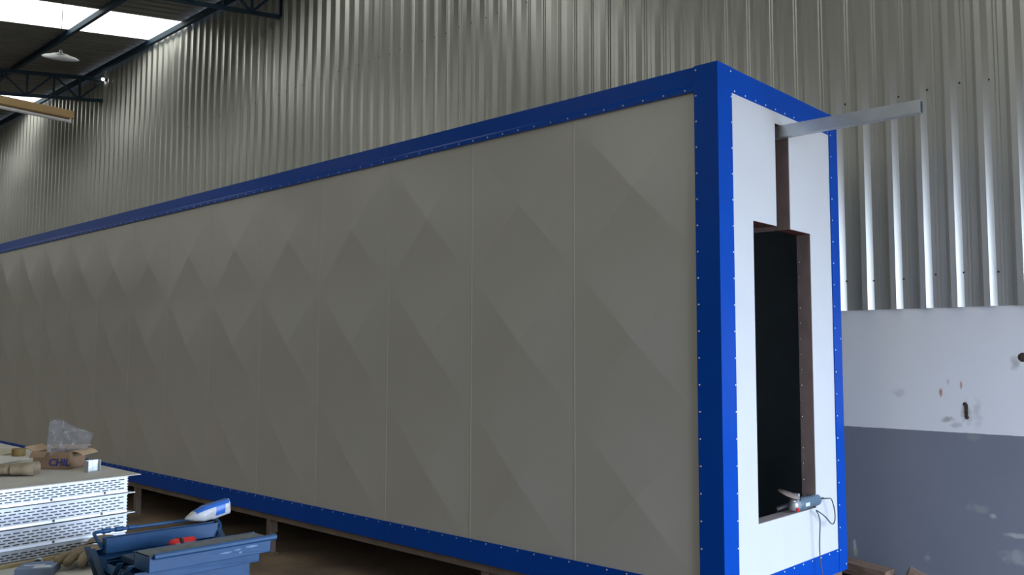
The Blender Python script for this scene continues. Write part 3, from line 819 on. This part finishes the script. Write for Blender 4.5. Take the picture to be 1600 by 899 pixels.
# ------------------------------------------------------------------ cantilever toolbox (absolute coordinates)
TL = Vector((-.56, -2.34, .80))
tx = thing('toolbox', 'open blue steel cantilever toolbox with its trays spread out', 'toolbox', TL)
def tbuild(mb, name, mtl, bv=.001, parent=None, seg=2):
    o = mb.build(name, mtl, parent or tx)
    o.location = -TL if not parent else (0, 0, 0)
    if bv: bevel(o, bv, seg)
    return o
def trough(x0, x1, y0, y1, za, zb, lip0=.004, lip1=.004, th=.0016):
    mb = MB(); mb.box(x0, x1, y0, y1, za, za+th); mb.box(x0, x0+th, y0, y1, za+th, zb); mb.box(x1-th, x1, y0, y1, za+th, zb)
    mb.box(x0+th, x1-th, y0, y0+th, za+th, zb); mb.box(x0+th, x1-th, y1-th, y1, za+th, zb)
    mb.box(x0-lip0, x0+th, y0-.002, y1+.002, zb, zb+.003); mb.box(x1-th, x1+lip1, y0-.002, y1+.002, zb, zb+.003)
    return mb
def dust(x0, x1, y0, y1, z):
    mb = MB(); mb.box(x0+.003, x1-.003, y0+.003, y1-.003, z+.0016, z+.003); return tbuild(mb, 'tray_floor_dust', M['tooldust'], 0)
tbuild(trough(-.655, -.425, -2.545, -2.165, .801, .853), 'bottom_box', M['toolblue'])
tbuild(trough(-.735, -.600, -2.535, -2.160, .856, .892), 'lower_tray', M['toolblue'])
tbuild(trough(-.590, -.395, -2.540, -2.150, .856, .884), 'lower_tray', M['toolblue'])
tbuild(trough(-.695, -.665, -2.510, -2.146, .894, .936, .002, .004), 'upper_tray', M['toolblue'])
tbuild(trough(-.462, -.362, -2.515, -2.132, .888, .931, .003, .002), 'upper_tray', M['toolblue'])
mb = MB(); mb.box(-.459, -.366, -2.51, -2.136, .9315, .9335); tbuild(mb, 'tray_floor_dust', M['tooldust'], 0)
mb = MB(); mb.prism([(-.364, .931), (-.364, .926), (-.352, .924), (-.349, .929), (-.349, .936), (-.353, .940), (-.360, .940), (-.364, .936)], -2.505, -2.118, 'y'); tbuild(mb, 'front_rim', M['toolblue'], 0)
mb = MB(); mb.box(-.585, -.49, -2.50, -2.17, .8842, .902); tbuild(mb, 'inner_compartment', M['tooldark'])
# linkage arms at both ends
for ye in (-2.548, -2.143):
    s = -1 if ye < -2.3 else 1
    for (xa, zaa, xb, zbb) in ((-.50, .815, -.42, .90), (-.55, .815, -.47, .90), (-.60, .82, -.70, .91), (-.55, .82, -.66, .91), (-.46, .865, -.40, .905)):
        mb = MB(); d = Vector((xb-xa, 0, zbb-zaa)); q = d.to_track_quat('X', 'Y').to_matrix().to_4x4()
        mb.box(-.008, d.length+.008, -.0015, .0015, -.009, .009, mtx=Matrix.Translation((xa, ye + s*.003, zaa)) @ q)
        tbuild(mb, 'linkage_arm', M['tooldark'], .001)
# carrying handle folded outwards behind the far tray
hp = smooth_path([(-.685, -2.512, .905), (-.70, -2.522, .93), (-.735, -2.522, .947), (-.752, -2.508, .946), (-.755, -2.45, .945), (-.755, -2.3, .944), (-.755, -2.14, .942), (-.75, -2.12, .94), (-.72, -2.115, .935), (-.69, -2.122, .915), (-.685, -2.14, .905)], 2)
mb = MB().tube(hp, .0055, 8); o = tbuild(mb, 'carrying_handle', M['toolblue'], 0)
for yy in (-2.475, -2.435, -2.395):
    mb = MB().tube([(-.755, yy-.014, .9455), (-.755, yy+.014, .9455)], .0085, 8); tbuild(mb, 'handle_grip', M['toolblue'], .002)
for (yy, zz, w, h_) in ((-2.285, .908, .022, .003), (-2.245, .911, .012, .0025), (-2.20, .914, .026, .0035), (-2.235, .902, .006, .004)):
    mb = MB(); pts = [(yy+w*math.cos(a)*random.uniform(.6, 1.1), zz+h_*math.sin(a)*random.uniform(.6, 1.2)) for a in [2*PI*k/11 for k in range(11)]]
    mb.prism(pts, -.3618, -.3612, 'x')
    tbuild(mb, 'worn_paint_patch', M['wornpaint'], 0)

# red tool resting inside
rt = thing('red_tape_measure', 'red plastic tool with dark end lying inside the blue toolbox', 'tool', (-.535, -2.335, .902), math.radians(90))
mb = MB(); mb.lathe([(.0005, -.038), (.014, -.037), (.0165, -.028), (.0165, .030), (.014, .040), (.0005, .041)], 12, Matrix.Translation((0, 0, .0168)) @ Matrix.Rotation(PI/2, 4, 'Y')); mb.build('red_casing', M['red'], rt)
mb = MB(); mb.box(-.012, -.002, -.0175, .0175, .0005, .0342); bevel(mb.build('grip_band', M['black'], rt), .002)
mb = MB(); mb.tube([(-.034, 0, .012), (-.055, 0, .009), (-.075, .002, .006)], [.008, .006, .004], 8); mb.build('dark_tip', M['black'], rt)

# packet on the far tray
def packet():
    mb = MB(); n = 14; secs = [(0, .001, .001), (.06, .012, .006), (.2, .024, .016), (.4, .027, .024), (.65, .026, .026), (.88, .025, .025), (.97, .025, .026), (1.0, .023, .024)]
    p0 = Vector((0, -.068, .010)); p1 = Vector((0, .078, .036)); vs_ = []
    for s, a, b_ in secs:
        c = p0.lerp(p1, s)
        for k in range(n):
            th = 2*PI*k/n; cc_, ss = math.cos(th), math.sin(th)
            se = lambda v: math.copysign(abs(v)**.6, v)
            w = 1+random.uniform(-.07, .07)
            vs_.append((c.x+a*se(cc_)*w, c.y+random.uniform(-.001, .001), c.z+b_*se(ss)*w))
    for i in range(len(secs)-1):
        for k in range(n):
            kk = (k+.5)/n*360
            blue = (15 < kk < 165) and i in (2, 3, 4, 5) or (345 < kk or kk < 15) and i in (4,)
            mb.add([vs_[i*n+k], vs_[i*n+(k+1) % n], vs_[(i+1)*n+(k+1) % n], vs_[(i+1)*n+k]], [(0, 1, 2, 3)], True, 1 if blue else 0)
    mb.add(vs_[-n:], [tuple(range(n))], True)
    return mb
o = packet().build('plastic_packet', [M['bagwhite'], M['bagblue']], None, (-.685, -2.183, .9505)); o.rotation_euler = (0, 0, math.radians(-4))
tag(o, 'blue and white printed plastic packet lying on the far tray of the toolbox', 'packet')
